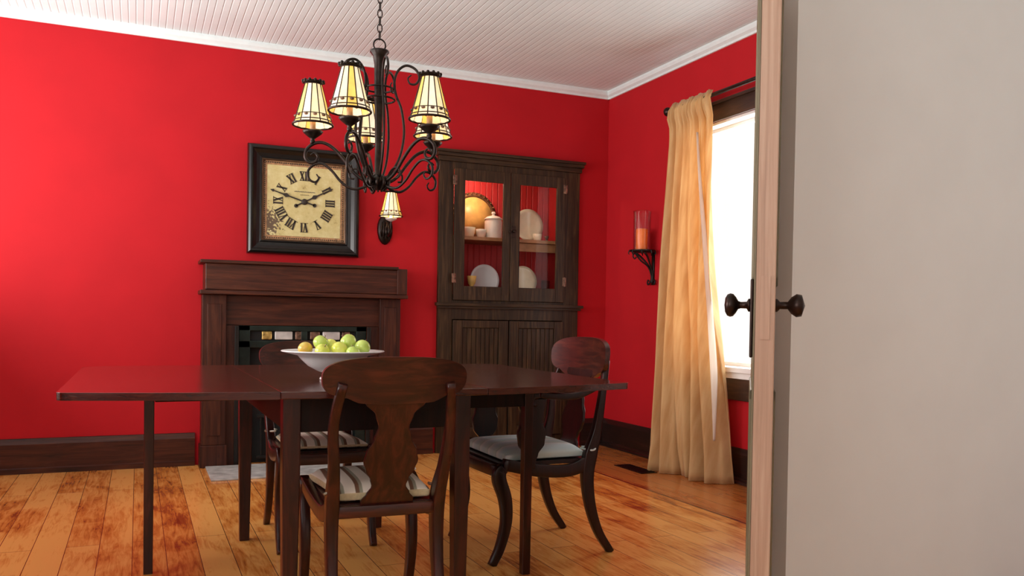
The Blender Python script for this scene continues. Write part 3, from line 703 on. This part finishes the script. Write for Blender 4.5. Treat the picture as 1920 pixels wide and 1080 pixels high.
for k in range(5):
    a = math.radians(183+72*k-23.7); ca, sa = math.cos(a), math.sin(a)
    P3 = lambda L: [(r*.96*ca, r*.96*sa, z) for r, z in L]
    bm = BM(); tube(bm, P3(arm1), [.0062]*9+[.005, .0035, .003], 8, 6); tube(bm, P3(arm3), .0035, 8, 5)
    finish('arm', bm, 'wrought_iron', ch)
    bm = BM(); tube(bm, P3(arm2), [.0048]*8+[.004, .003, .0026], 8, 6); finish('lower_scroll', bm, 'wrought_iron', ch)
    a2 = a+PI
    bm = BM(); tube(bm, [(r*math.cos(a2), r*math.sin(a2), z) for r, z in up1], [.0048]*10+[.004, .003, .0026], 8, 6); finish('upper_scroll', bm, 'wrought_iron', ch)
    cx, cy = .240*ca, .240*sa
    bm = BM(); lathe(bm, [(0, 1.600), (.007, 1.602), (.010, 1.612), (.007, 1.620), (.014, 1.626), (.032, 1.640), (.038, 1.648), (.036, 1.650), (.012, 1.645), (0, 1.645)], (cx, cy, 0), 22); finish('drip_cup', bm, 'wrought_iron', ch)
    bm = BM(); lathe(bm, [(.0105, 1.6455), (.0105, 1.702), (0, 1.702)], (cx, cy, 0), 14); finish('candle_sleeve', bm, 'candle_sleeve_wax', ch)
    bm = BM(); lathe(bm, [(.006, 1.7025), (.012, 1.722), (.011, 1.740), (.003, 1.765), (0, 1.767)], (cx, cy, 0), 14); finish('bulb', bm, 'bulb_glow', ch)
    lamp_shade(ch, cx, cy, 1.672, phase=.2+k)
    point((HX+cx, HY+cy, 1.70), .5)

# ------------------------------------------------------------------ electric wall lamp right of the clock
sx = -1.783; sy = -.155
sc = thing('wall_lamp', 'small wall lamp with stained glass shade between clock and cupboard', 'wall lamp', (sx, 0, 1.5))
bm = BM()
prof2 = []
for k in range(20):
    a = 2*PI*k/20; prof2.append((.050*math.cos(a), .088*math.sin(a)-(.012 if math.sin(a) < 0 else 0)*abs(math.sin(a))))
f_ = [bm.verts.new((x+.0, -.022, z+.090)) for x, z in prof2]; b_ = [bm.verts.new((x*1.12+.0, -.001, z*1.12+.090)) for x, z in prof2]
bm.faces.new(f_); bm.faces.new(b_[::-1])
for k in range(20): bm.faces.new([f_[k], f_[(k+1) % 20], b_[(k+1) % 20], b_[k]])
for q in range(-2, 3): tube(bm, [(q*.015, -.020, .010+abs(q)*.012), (q*.018, -.034, .075), (q*.012, -.020, .155-abs(q)*.01)], [.004, .009, .004], 6, 5)
finish('leaf_plate', bm, 'wrought_iron', sc)
bm = BM(); tube(bm, [(0, -.02, .06), (0, -.075, .035), (0, sy+.02, .06), (0, sy, .105), (0, sy, .135)], .0065, 8, 6); tube(bm, [(-.01, -.02, .10), (-.012, -.07, .13), (-.014, -.10, .10), (-.012, -.085, .075)], .004, 8, 6); finish('arm', bm, 'wrought_iron', sc)
bm = BM(); lathe(bm, [(0, .125), (.008, .126), (.034, .138), (.040, .146), (.038, .149), (0, .146)], (0, sy, 0), 22); finish('drip_cup', bm, 'silver_tile', sc)
bm = BM(); lathe(bm, [(.010, .1485), (.010, .19), (.012, .21), (.004, .245), (0, .246)], (0, sy, 0), 14); finish('bulb', bm, 'bulb_glow', sc)
lamp_shade(sc, 0, sy, .162, s=1.0, h=.160, rb=.078, rt=.036)
point((sx, sy, 1.5+.225), 1.5)

# ------------------------------------------------------------------ candle bracket on the window wall
cby = -.675
cb_ = thing('candle_sconce', 'black iron candle bracket on red wall left of the curtain', 'candle holder', (0, cby, 1.222))
bm = BM(); lathe(bm, [(0, .232), (.062, .236), (.088, .244), (.092, .254), (.088, .254), (.06, .246), (0, .244)], (-.100, 0, 0), 28)
for k in range(8):
    a = 2*PI*k/8+.2; p = Vector((-.100, 0, 0)); d = Vector((math.cos(a), math.sin(a), 0))
    tube(bm, [p+d*.078+Vector((0, 0, .242)), p+d*.088+Vector((0, 0, .250)), p+d*.0955+Vector((0, 0, .232)), p+d*.087+Vector((0, 0, .222))], [.006, .006, .004, .003], 6, 4)
finish('tray', bm, 'black_metal', cb_)
bm = BM()
for s in (-1, 1):
    tube(bm, [(-.115, s*.055, .235), (-.08, s*.040, .205), (-.04, s*.014, .15), (-.016, s*.008, .09), (-.014, s*.010, .045), (-.020, s*.036, .014), (-.020, s*.050, .030), (-.020, s*.040, .046), (-.020, s*.028, .036)], [.008, .007, .006, .006, .006, .005, .004], 8, 5)
tube(bm, [(-.16, 0, .232), (-.11, 0, .18), (-.05, 0, .14), (-.020, 0, .08), (-.014, 0, .02)], .006, 8, 5)
tube(bm, [(-.16, 0, .232), (-.175, 0, .21), (-.160, 0, .19), (-.148, 0, .203)], .005, 8, 4)
box(bm, -.012, -.001, -.014, .014, .01, .24)
finish('scroll_bracket', bm, 'black_metal', cb_)
cd = thing('pillar_candle', 'thick orange pillar candle inside the glass chimney', 'candle', (-.105, cby, 1.4685))
bm = BM(); lathe(bm, [(0, 0), (.040, 0), (.042, .004), (.042, .150), (.038, .156), (.020, .153), (0, .152)], seg=28); finish('wax', bm, 'candle_wax', cd)
bm = BM(); tube(bm, [(0, 0, .151), (.001, 0, .158), (.003, 0, .166)], .0012, 6, 3); finish('wick', bm, 'black_metal', cd)
bm = BM(); lathe(bm, [(.058, 0), (.061, .002), (.062, .27), (.066, .282), (.064, .283), (.060, .271), (.059, .004)], seg=36, cap=False); 
gch = finish('glass_chimney', bm, 'clear_glass'); gch.location = (-.105, cby, 1.4685)
tag(gch, 'clear glass chimney around the orange candle', 'glass')

# ------------------------------------------------------------------ curtain, rod
rod = thing('curtain_rod', 'dark curtain rod above the bright window', 'curtain rod', (0, -1.68, 2.378))
bm = BM(); tube(bm, [(-.12, .66, .0), (-.12, -.70, .0)], .0125, 12, 1); finish('pole', bm, 'bronze_dark', rod)
for s in (1, -1):
    bm = BM(); lathe(bm, [(0, 0), (.016, 0), (.022, s*.010), (.030, s*.022), (.030, s*.036), (.020, s*.048), (0, s*.052)], (-.12, .66 if s > 0 else -.70, 0), 18, axis='y'); finish('finial', bm, 'bronze_dark', rod)
    y = .63 if s > 0 else -.66
    bm = BM(); tube(bm, [(-.001, y, -.01), (-.06, y, -.012), (-.12, y, -.016)], .008, 8, 4); box(bm, -.006, -.001, y-.015, y+.015, -.045, .025); finish('rod_bracket', bm, 'bronze_dark', rod)
def curtain_mesh(u0, u1, nu, lift=0.0):
    bm = BM(); nv = 44; rows = []
    for j in range(nv+1):
        v = j/nv                                  # 0 top, 1 floor
        zt = 2.415-2.4125*v
        ya0, yb0 = -1.055, -1.480
        e = v**1.15
        ya = ya0+(-1.13-ya0)*e; yb = yb0+(-1.705-yb0)*(v**1.25)
        xa = -.120+(-.250+.120)*(v**1.1); xb = -.120+(-.150+.120)*v
        row = []
        for i in range(nu+1):
            u = u0+(u1-u0)*i/nu
            y = ya+(yb-ya)*u; x = xa+(xb-xa)*u
            amp = .016+.034*min(1, v*1.6)
            ph = 2*PI*(5.2*u+.35*math.sin(2.6*v+u*2))
            w = math.sin(ph)+.35*math.sin(2.3*ph+1.1+3*v)*(.4+.6*v)+.25*math.sin(13*u+5*v)
            if v < .06:
                amp = .004+.012*(v/.06); w += .5*math.sin(2*PI*19*u); x -= .030*(1-v/.06)**.35 if v > .002 else 0
            gather = .012*math.sin(2*PI*17*u)*math.exp(-((v-.05)/.035)**2)
            x += -amp*w-gather
            y += .012*math.cos(ph)*min(1, v*2)
            puddle = 0
            if v > .93: x += -.02*((v-.93)/.07)*math.sin(9*u+1); 
            row.append(bm.verts.new((x-lift, y, zt+(.006*math.sin(30*u) if j in (0,) else 0))))
        rows.append(row)
    for j in range(nv):
        for i in range(nu): bm.faces.new([rows[j][i], rows[j][i+1], rows[j+1][i+1], rows[j+1][i]])
    return bm
cu = thing('curtain', 'long gold curtain hanging at the left side of the window', 'curtain', (0, 0, 0))
finish('curtain_panel', curtain_mesh(0, .80, 120), 'curtain_gold', cu, True, solid=.003)
bm = curtain_mesh(.80, 1.0, 30)
finish('leading_edge', bm, 'curtain_gold', cu, True, solid=.003)
# pale strip painting the backlit streak in a fold near the leading edge
bm = BM(); rows = []
LN = [(2.16, -1.385, -1.392), (1.85, -1.415, -1.440), (1.446, -1.470, -1.520), (1.05, -1.530, -1.590), (.70, -1.580, -1.648), (.50, -1.606, -1.655), (.34, -1.632, -1.652), (.26, -1.645, -1.650)]
A_ = catmull([(0, a, z) for z, a, b in LN], 6); B_2 = catmull([(0, b, z) for z, a, b in LN], 6)
for p_, q_ in zip(A_, B_2):
    t = (2.16-p_.z)/2.1; x0 = -.158-.022*t
    rows.append([bm.verts.new((x0-.014*math.sin(PI*i/6), p_.y+(q_.y-p_.y)*i/6, p_.z)) for i in range(7)])
for j in range(len(rows)-1):
    for i in range(6): bm.faces.new([rows[j][i], rows[j][i+1], rows[j+1][i+1], rows[j+1][i]])
finish('curtain_backlit_streak', bm, 'curtain_backlit_streak', cu, True, solid=.002)

# ------------------------------------------------------------------ dining table
TX = -2.66; TY = -2.62
tb = thing('dining_table', 'dark mahogany drop-leaf dining table with square legs', 'table', (TX, TY, 0)); O3 = Vector(tb.location)
XE = -1.757
def ynear(x):
    t = abs(x-TX)/(XE-TX); return -3.352+.012*t+.115*t**2.2
def yfar(x):
    t = abs(x-TX)/(XE-TX); return -1.925-.02*t
def top_slab(x0, x1, rend=0, rfar=.10, side=0):
    bm = BM(); n = 44; F = []; B = []
    xs = [x0+(x1-x0)*i/n for i in range(n+1)]
    if side: xs = sorted(set(xs+[(x1 if side > 0 else x0)-side*rfar*(1-math.sin(PI/2*k/14)) for k in range(15)]))
    for x in xs:
        ya, yb = ynear(x), yfar(x)
        if side:
            e = (x1-x) if side > 0 else (x-x0)
            if e < rfar: yb -= rfar-math.sqrt(max(0, rfar*rfar-(rfar-e)**2))
            if e < .018: ya += .018-math.sqrt(max(0, .018**2-(.018-e)**2))
        F.append([(x, ya+(yb-ya)*j/8, .750) for j in range(9)]); B.append([(x, ya+(yb-ya)*j/8, .728) for j in range(9)])
    loft_grid(bm, F, B); bmesh.ops.translate(bm, verts=bm.verts, vec=-O3); return bm
finish('tabletop', top_slab(-2.985, -2.345), 'table_top_wood', tb, False, .003)
finish('drop_leaf', top_slab(-2.3435, XE, side=1), 'table_top_wood', tb, False, .003)
finish('drop_leaf', top_slab(2*TX-XE, -2.9865, side=-1), 'table_top_wood', tb, False, .003)
def tleg(x, y, w0=.054, w1=.040, name='leg', zt=.727):
    bm = BM(); bar(bm, [(x, y, zt), (x, y, .45), (x, y, 0)], [w0, w0*.96, w1], [w0, w0*.96, w1], (1, 0, 0), 1, .12)
    bmesh.ops.translate(bm, verts=bm.verts, vec=-O3); return finish(name, bm, 'mahogany', tb, False)
LG = [(-2.935, -3.20), (-2.388, -3.20), (-2.935, -2.02), (-2.345, -1.99)]
for x, y in LG: tleg(x, y)
def tpart(name, L, mat, bevel=.002): return cpart(name, L, mat, bevel, tb, False, O3)
tpart('apron', [(-2.907, -2.416, -3.212, -3.190, .615, .727)], 'dull_dark_wood')
tpart('apron', [(-2.907, -2.373, -2.02, -1.998, .615, .727)], 'dull_dark_wood')
tpart('apron', [(-2.947, -2.925, -3.172, -2.048, .615, .727)], 'dull_dark_wood')
tpart('apron', [(-2.400, -2.378, -3.172, -2.018, .615, .727)], 'dull_dark_wood')
tpart('gate_rail', [(-2.377, -2.020, -2.905, -2.885, .640, .727)], 'dull_dark_wood')
tleg(-2.003, -2.893, .036, .032, 'gate_leg')
tpart('gate_rail', [(-3.30, -2.948, -2.405, -2.385, .640, .727)], 'dull_dark_wood')
tleg(-3.32, -2.393, .036, .032, 'gate_leg')

# ------------------------------------------------------------------ fruit bowl
BX, BY = -2.742, -2.886
bw = thing('footed_bowl', 'white footed fruit bowl with wide flat rim on the table', 'bowl', (BX, BY, .7505))
bm = BM(); lathe(bm, [(0, .003), (.040, .0), (.046, .002), (.044, .008), (.022, .014), (.020, .020)], seg=40); finish('foot', bm, 'porcelain', bw)
bm = BM(); lathe(bm, [(0, .0205), (.024, .0205), (.052, .030), (.085, .048), (.108, .070), (.120, .084), (.172, .096), (.176, .099), (.173, .1015), (.120, .090), (.106, .078), (.082, .055), (.050, .038), (0, .032)], seg=56); finish('bowl_body', bm, 'porcelain', bw)
apples = [(-2.830, -2.843, .856, .0255, 'apple_blush', 'yellow apple with orange blush at left end of bowl'),
          (-2.781, -2.867, .878, .0270, 'apple_green', 'green apple standing high at left of the bowl'),
          (-2.741, -2.830, .866, .0255, 'apple_yellow', 'pale yellow apple at back middle of the bowl'),
          (-2.784, -2.910, .851, .0255, 'apple_yellow', 'low yellow green apple at front left of bowl'),
          (-2.727, -2.915, .856, .0290, 'apple_yellow', 'large yellow apple at front middle of bowl'),
          (-2.690, -2.882, .882, .0285, 'apple_green', 'bright green apple, highest at right of bowl'),
          (-2.645, -2.908, .864, .0275, 'apple_green', 'green apple at right end of the bowl'),
          (-2.690, -2.958, .847, .0240, 'apple_green', 'small green apple at front right, mostly behind rim')]
for x, y, z, r, mt, lb in apples:
    a = thing('apple', lb, 'apple', (x, y, z), random.random()*6, 'apples in the white bowl')
    bm = BM(); pr = []
    for k in range(15):
        t = PI*k/14; rr = r*math.sin(t)*(1+.05*math.cos(t)); zz = -r*.93*math.cos(t)
        if k > 11: zz -= (k-11)**2*.0007
        pr.append((max(rr, 0), zz))
    lathe(bm, pr, seg=22); sk = finish('skin', bm, mt, a)
    bm = BM(); tube(bm, [(0, 0, r*.72), (.001, 0, r*.95), (.003, 0, r*1.12)], .0012, 6, 3); finish('stem', bm, 'bronze_tile', a)
    a.rotation_euler = (random.uniform(-.7, .7), random.uniform(-.7, .7), random.random()*6)

# ------------------------------------------------------------------ chairs (sitter faces local +y, origin on the floor under the middle of the back)
def make_chair(name, label, cat, loc, rz, W=.335, WF=.40, HT=.852, crestW=.427, crestH=.125, depth=.42, seat=.405, arms=False, mat='mahogany', fabric='striped_fabric', back=-.115, cush=None, cushh=.055):
    t = thing(name, label, cat, loc, rz)
    cw = 'mahogany_crosswise' if mat == 'mahogany' else mat; crest_m = 'mahogany_crosswise'
    yb = lambda z: (0 if z < seat else back*((z-seat)/(HT-seat))**.8)
    hh = HT-crestH*.45
    # rear leg and stile in one sabre-shaped piece
    for s in (-1, 1):
        bm = BM()
        sw = s*W/2; top = s*(crestW/2-.055)
        bar(bm, [(top, yb(hh)-.026, hh-.012), (s*(W/2+.012), yb(.66)-.006, .66), (sw+s*.004, yb(.52)-.006, .52), (sw, .0, seat+.02), (sw, .012, .32), (sw, -.005, .20), (sw, -.045, .09), (sw, -.105, 0)],
            [.026, .028, .032, .038, .036, .032, .030, .028], [.022, .028, .038, .058, .052, .044, .036, .030], (1, 0, 0), 6, .35)
        finish('rear_leg', bm, mat, t)
        bm = BM()
        bar(bm, [(s*WF/2, depth-.020, seat+(-.012 if arms else .010)), (s*WF/2, depth-.006, seat-(.028 if arms else .012)), (s*WF/2, depth-.004, seat-.06), (s*WF/2, depth-.030, .26), (s*WF/2, depth-.036, .17), (s*WF/2, depth-.012, .07), (s*WF/2, depth+.022, 0)],
            [.032, .034, .034, .034, .032, .030, .028], [.044, .052, .056, .052, .045, .038, .032], (1, 0, 0), 6, .35)
        finish('front_leg', bm, mat, t)
        bm = BM()      # dipped side rail
        bar(bm, [(sw, .0, seat-.010), (sw+s*(WF-W)*.12, depth*.25, seat-.040), (s*(W/2+(WF-W)*.28), depth*.6, seat-.030), (s*WF/2, depth-.02, seat+.002)], [.028]*4, [.055, .050, .050, .045], (1, 0, 0), 6, .3)
        finish('side_rail', bm, mat, t)
    bm = BM(); bar(bm, [(-W/2, .0, seat-.017), (0, -.006 if not arms else -.006, seat-.017), (W/2, .0, seat-.017)], .036, .030, (0, 0, 1), 5, .25); finish('rear_rail', bm, cw, t)
    bm = BM(); bar(bm, [(-WF/2, depth, seat-.025), (0, depth+.012, seat-.025), (WF/2, depth, seat-.025)], .046, .026, (0, 0, 1), 5, .25); finish('front_rail', bm, cw, t)
    # crest: rounded plate, slightly curved
    cb2 = lambda x: -.030*(1-(2*x/crestW)**2)
    bm = BM(); F = []; B = []; n = 40; hw_ = crestW/2
    for i in range(n+1):
        u = -math.cos(PI*i/n); x = hw_*u; q = math.sqrt(max(0, 1-abs(u)**3.2))
        zt = HT-crestH*.42+crestH*.42*q**.75+(.004*(1-u*u) if q else 0)
        au = abs(u)
        zb = HT-crestH*.42-crestH*.56*q**.8 + (0.012*max(0, 1-abs(au-.72)/.2) if .52 < au < .92 else 0)
        F.append([(x, yb(zt+(zb-zt)*j/6)+cb2(x)+.012, zt+(zb-zt)*j/6) for j in range(7)])
        B.append([(x, yb(zt+(zb-zt)*j/6)+cb2(x)-.010, zt+(zb-zt)*j/6) for j in range(7)])
    loft_grid(bm, F, B); finish('crest', bm, crest_m, t, True, .004)
    # vase splat
    zt0 = HT-crestH*.93; z0 = seat-.004
    prof = [(0, .082), (.06, .080), (.11, .066), (.18, .052), (.24, .058), (.32, .074), (.40, .082), (.48, .076), (.60, .056), (.70, .046), (.80, .056), (.90, .088), (1.0, .135)]
    k_ = crestW/.427
    bm = BM(); F = []; B = []
    for i in range(49):
        f = i/48
        for a in range(len(prof)-1):
            if prof[a][0] <= f <= prof[a+1][0]:
                g = (f-prof[a][0])/(prof[a+1][0]-prof[a][0]); g = g*g*(3-2*g); w = (prof[a][1]+(prof[a+1][1]-prof[a][1])*g)*k_; break
        z = z0+(zt0+.03-z0)*f
        F.append([(w*(j/4-1), yb(z)+.004-.016*f, z) for j in range(9)]); B.append([(w*(j/4-1), yb(z)-.010-.016*f, z) for j in range(9)])
    loft_grid(bm, F, B); finish('splat', bm, mat, t, True, .003)
    # seat board and cushion
    bm = BM(); box(bm, -W/2+.0, W/2-.0, .005, depth-.01, seat-.012, seat+.004); finish('seat', bm, mat, t, False)
    c0, c1, ch_, ty = cush if cush else (W/2-.018, WF/2-.010, cushh, .018)
    bm = BM(); nu, nv = 14, 14; T = []; Bt = []
    for j in range(nv+1):
        v = j/nv; rt_ = []; rb_ = []
        for i in range(nu+1):
            u = i/nu*2-1; vv = v*2-1
            ex = (1-abs(u)**6)*(1-abs(vv)**6)
            hwid = c0+(c1-c0)*v; pin = 1-.05*(1-u*u)*0-.06*(1-vv*vv)*0
            x = u*hwid*(1-.05*(1-vv*vv)) ; y = ty+(depth-.035-ty)*v
            edge = min(1-abs(u), 1-abs(vv))
            zt = seat+.012+ch_*.62+ch_*.38*ex*(1-.25*(u*u+vv*vv)); 
            if edge < .08: zt -= .012*(1-edge/.08)
            rt_.append((x, y, zt)); rb_.append((x*.985, y, seat+.006+.004*(1-ex)))
        T.append(rt_); Bt.append(rb_)
    loft_grid(bm, T, Bt)
    bm.normal_update()
    for f in bm.faces:
        if abs(f.normal.z) < .55: f.material_index = 1
    finish('cushion', bm, [fabric, 'cream_fabric' if fabric == 'striped_fabric' else fabric], t, True, .006)
    bm = BM()       # ties at the rear corners
    for s in (-1, 1):
        tube(bm, [(s*(c0-.005), ty+.01, seat+.05), (s*(W/2+.006), -.018, seat+.050), (s*(W/2+.022), .0, seat+.040), (s*(c0+.0), ty+.02, seat+.045)], .004, 6, 5)
    finish('cushion_tie', bm, fabric, t)
    if arms:
        for s in (-1, 1):
            bm = BM(); ax = s*(WF/2+.012)
            bar(bm, [(s*(W/2+.012), yb(.70)-.0, .712), (ax, .035, .680), (ax, .10, .662), (ax, .19, .664), (ax, .255, .672)], [.026, .030, .036, .038, .034], [.030, .026, .026, .028, .030], (1, 0, 0), 6, .4)
            bar(bm, [(ax, .255, .672), (ax, .285, .664), (ax, .290, .640), (ax, .270, .628)], [.034, .034, .032, .03], [.030, .028, .022, .012], (1, 0, 0), 5, .4)
            am = finish('arm', bm, mat, t)
            pr = [(0, .018), (.10, .018), (.2, .028), (.36, .056), (.5, .061), (.66, .048), (.8, .050), (.92, .060), (1, .064)]
            bm = BM(); F = []; B = []
            for i in range(37):
                f = i/36
                for a in range(len(pr)-1):
                    if pr[a][0] <= f <= pr[a+1][0]:
                        g = (f-pr[a][0])/(pr[a+1][0]-pr[a][0]); g = g*g*(3-2*g); w = pr[a][1]+(pr[a+1][1]-pr[a][1])*g; break
                z = seat-.02+(.655-seat+.02)*f
                F.append([(ax+.010, .285+w*(j/3-1), z) for j in range(7)]); B.append([(ax-.010, .285+w*(j/3-1), z) for j in range(7)])
            loft_grid(bm, F, B); finish('arm_support', bm, mat, t, True, .003)
    return t
make_chair('dining_chair', 'dark mahogany chair with vase splat, nearest, seen from behind', 'chair', (-2.669, -3.325, 0), math.radians(-2), W=.325, WF=.37, crestH=.136)
make_chair('dining_chair', 'mahogany chair facing out behind the white bowl', 'chair', (-2.632, -1.865, 0), PI, W=.35, WF=.385, HT=.848, crestW=.43, crestH=.15, cushh=.035)
make_chair('armchair', 'mahogany armchair, darkened for shade, with pale blue cushion at the right end of table', 'armchair', (-1.640, -2.52, 0), PI/2, W=.43, WF=.47, HT=.893, crestW=.50, crestH=.175, depth=.42, seat=.395, arms=True, mat='mahogany_shaded', fabric='blue_fabric', back=-.065)

# ------------------------------------------------------------------ light
w = bpy.data.worlds.new('World'); bpy.context.scene.world = w; w.use_nodes = True
bg = w.node_tree.nodes['Background']; bg.inputs[0].default_value = (1.0, .97, .93, 1); bg.inputs[1].default_value = WORLD
point((-1.07, .15, 2.06), 5.0, (1, .80, .58), .03, 'cupboard_light')

def area(name, loc, rot, sx_, sy_, w_, col=(1, .97, .94)):
    l = bpy.data.lights.new(name, 'AREA'); l.shape = 'RECTANGLE'; l.size = sx_; l.size_y = sy_; l.energy = w_; l.color = col
    o = bpy.data.objects.new(name, l); C.objects.link(o); o.location = loc; o.rotation_euler = rot; return o
for a_, b_ in LW:      # fill light added at the unseen left-wall windows
    up = math.radians(42)      # tilted up to brighten the ceiling
    area('window_daylight_and_fill', (XL-.02, (a_+b_)/2, (LZ0+LZ1)/2), (0, -PI/2-up, 0), (LZ1-LZ0)*.8, b_-a_, SIDE_W if a_ > -4 else NEAR_W)
area('window_daylight_and_fill', (.14, (WY0+WY1)/2, (WZ0+WZ1)/2), (0, PI/2, 0), WZ1-WZ0, WY1-WY0, RIGHT_W)

# ------------------------------------------------------------------ camera
f_px = 1594.81
R_ = Vector((0.91526662, -0.40252403, 0.01616854)); U_ = Vector((-0.00700911, 0.02421767, 0.99968214)); D_ = Vector((0.40278765, 0.91508902, -0.01934429))
cam = bpy.data.cameras.new('Camera'); co = bpy.data.objects.new('Camera', cam); C.objects.link(co)
M = Matrix((R_, U_, -D_)).transposed().to_4x4(); M.translation = Vector((-3.361035, -5.823466, .966117)); co.matrix_world = M
cam.sensor_width = 36; cam.lens = f_px*36/1920; cam.shift_y = 91.12/1920; cam.clip_start = .02
sc_ = bpy.context.scene; sc_.camera = co
sc_.view_settings.view_transform = 'Standard'; sc_.view_settings.look = 'None'; sc_.view_settings.gamma = 1; sc_.view_settings.exposure = 0
sc_.view_settings.use_curve_mapping = False
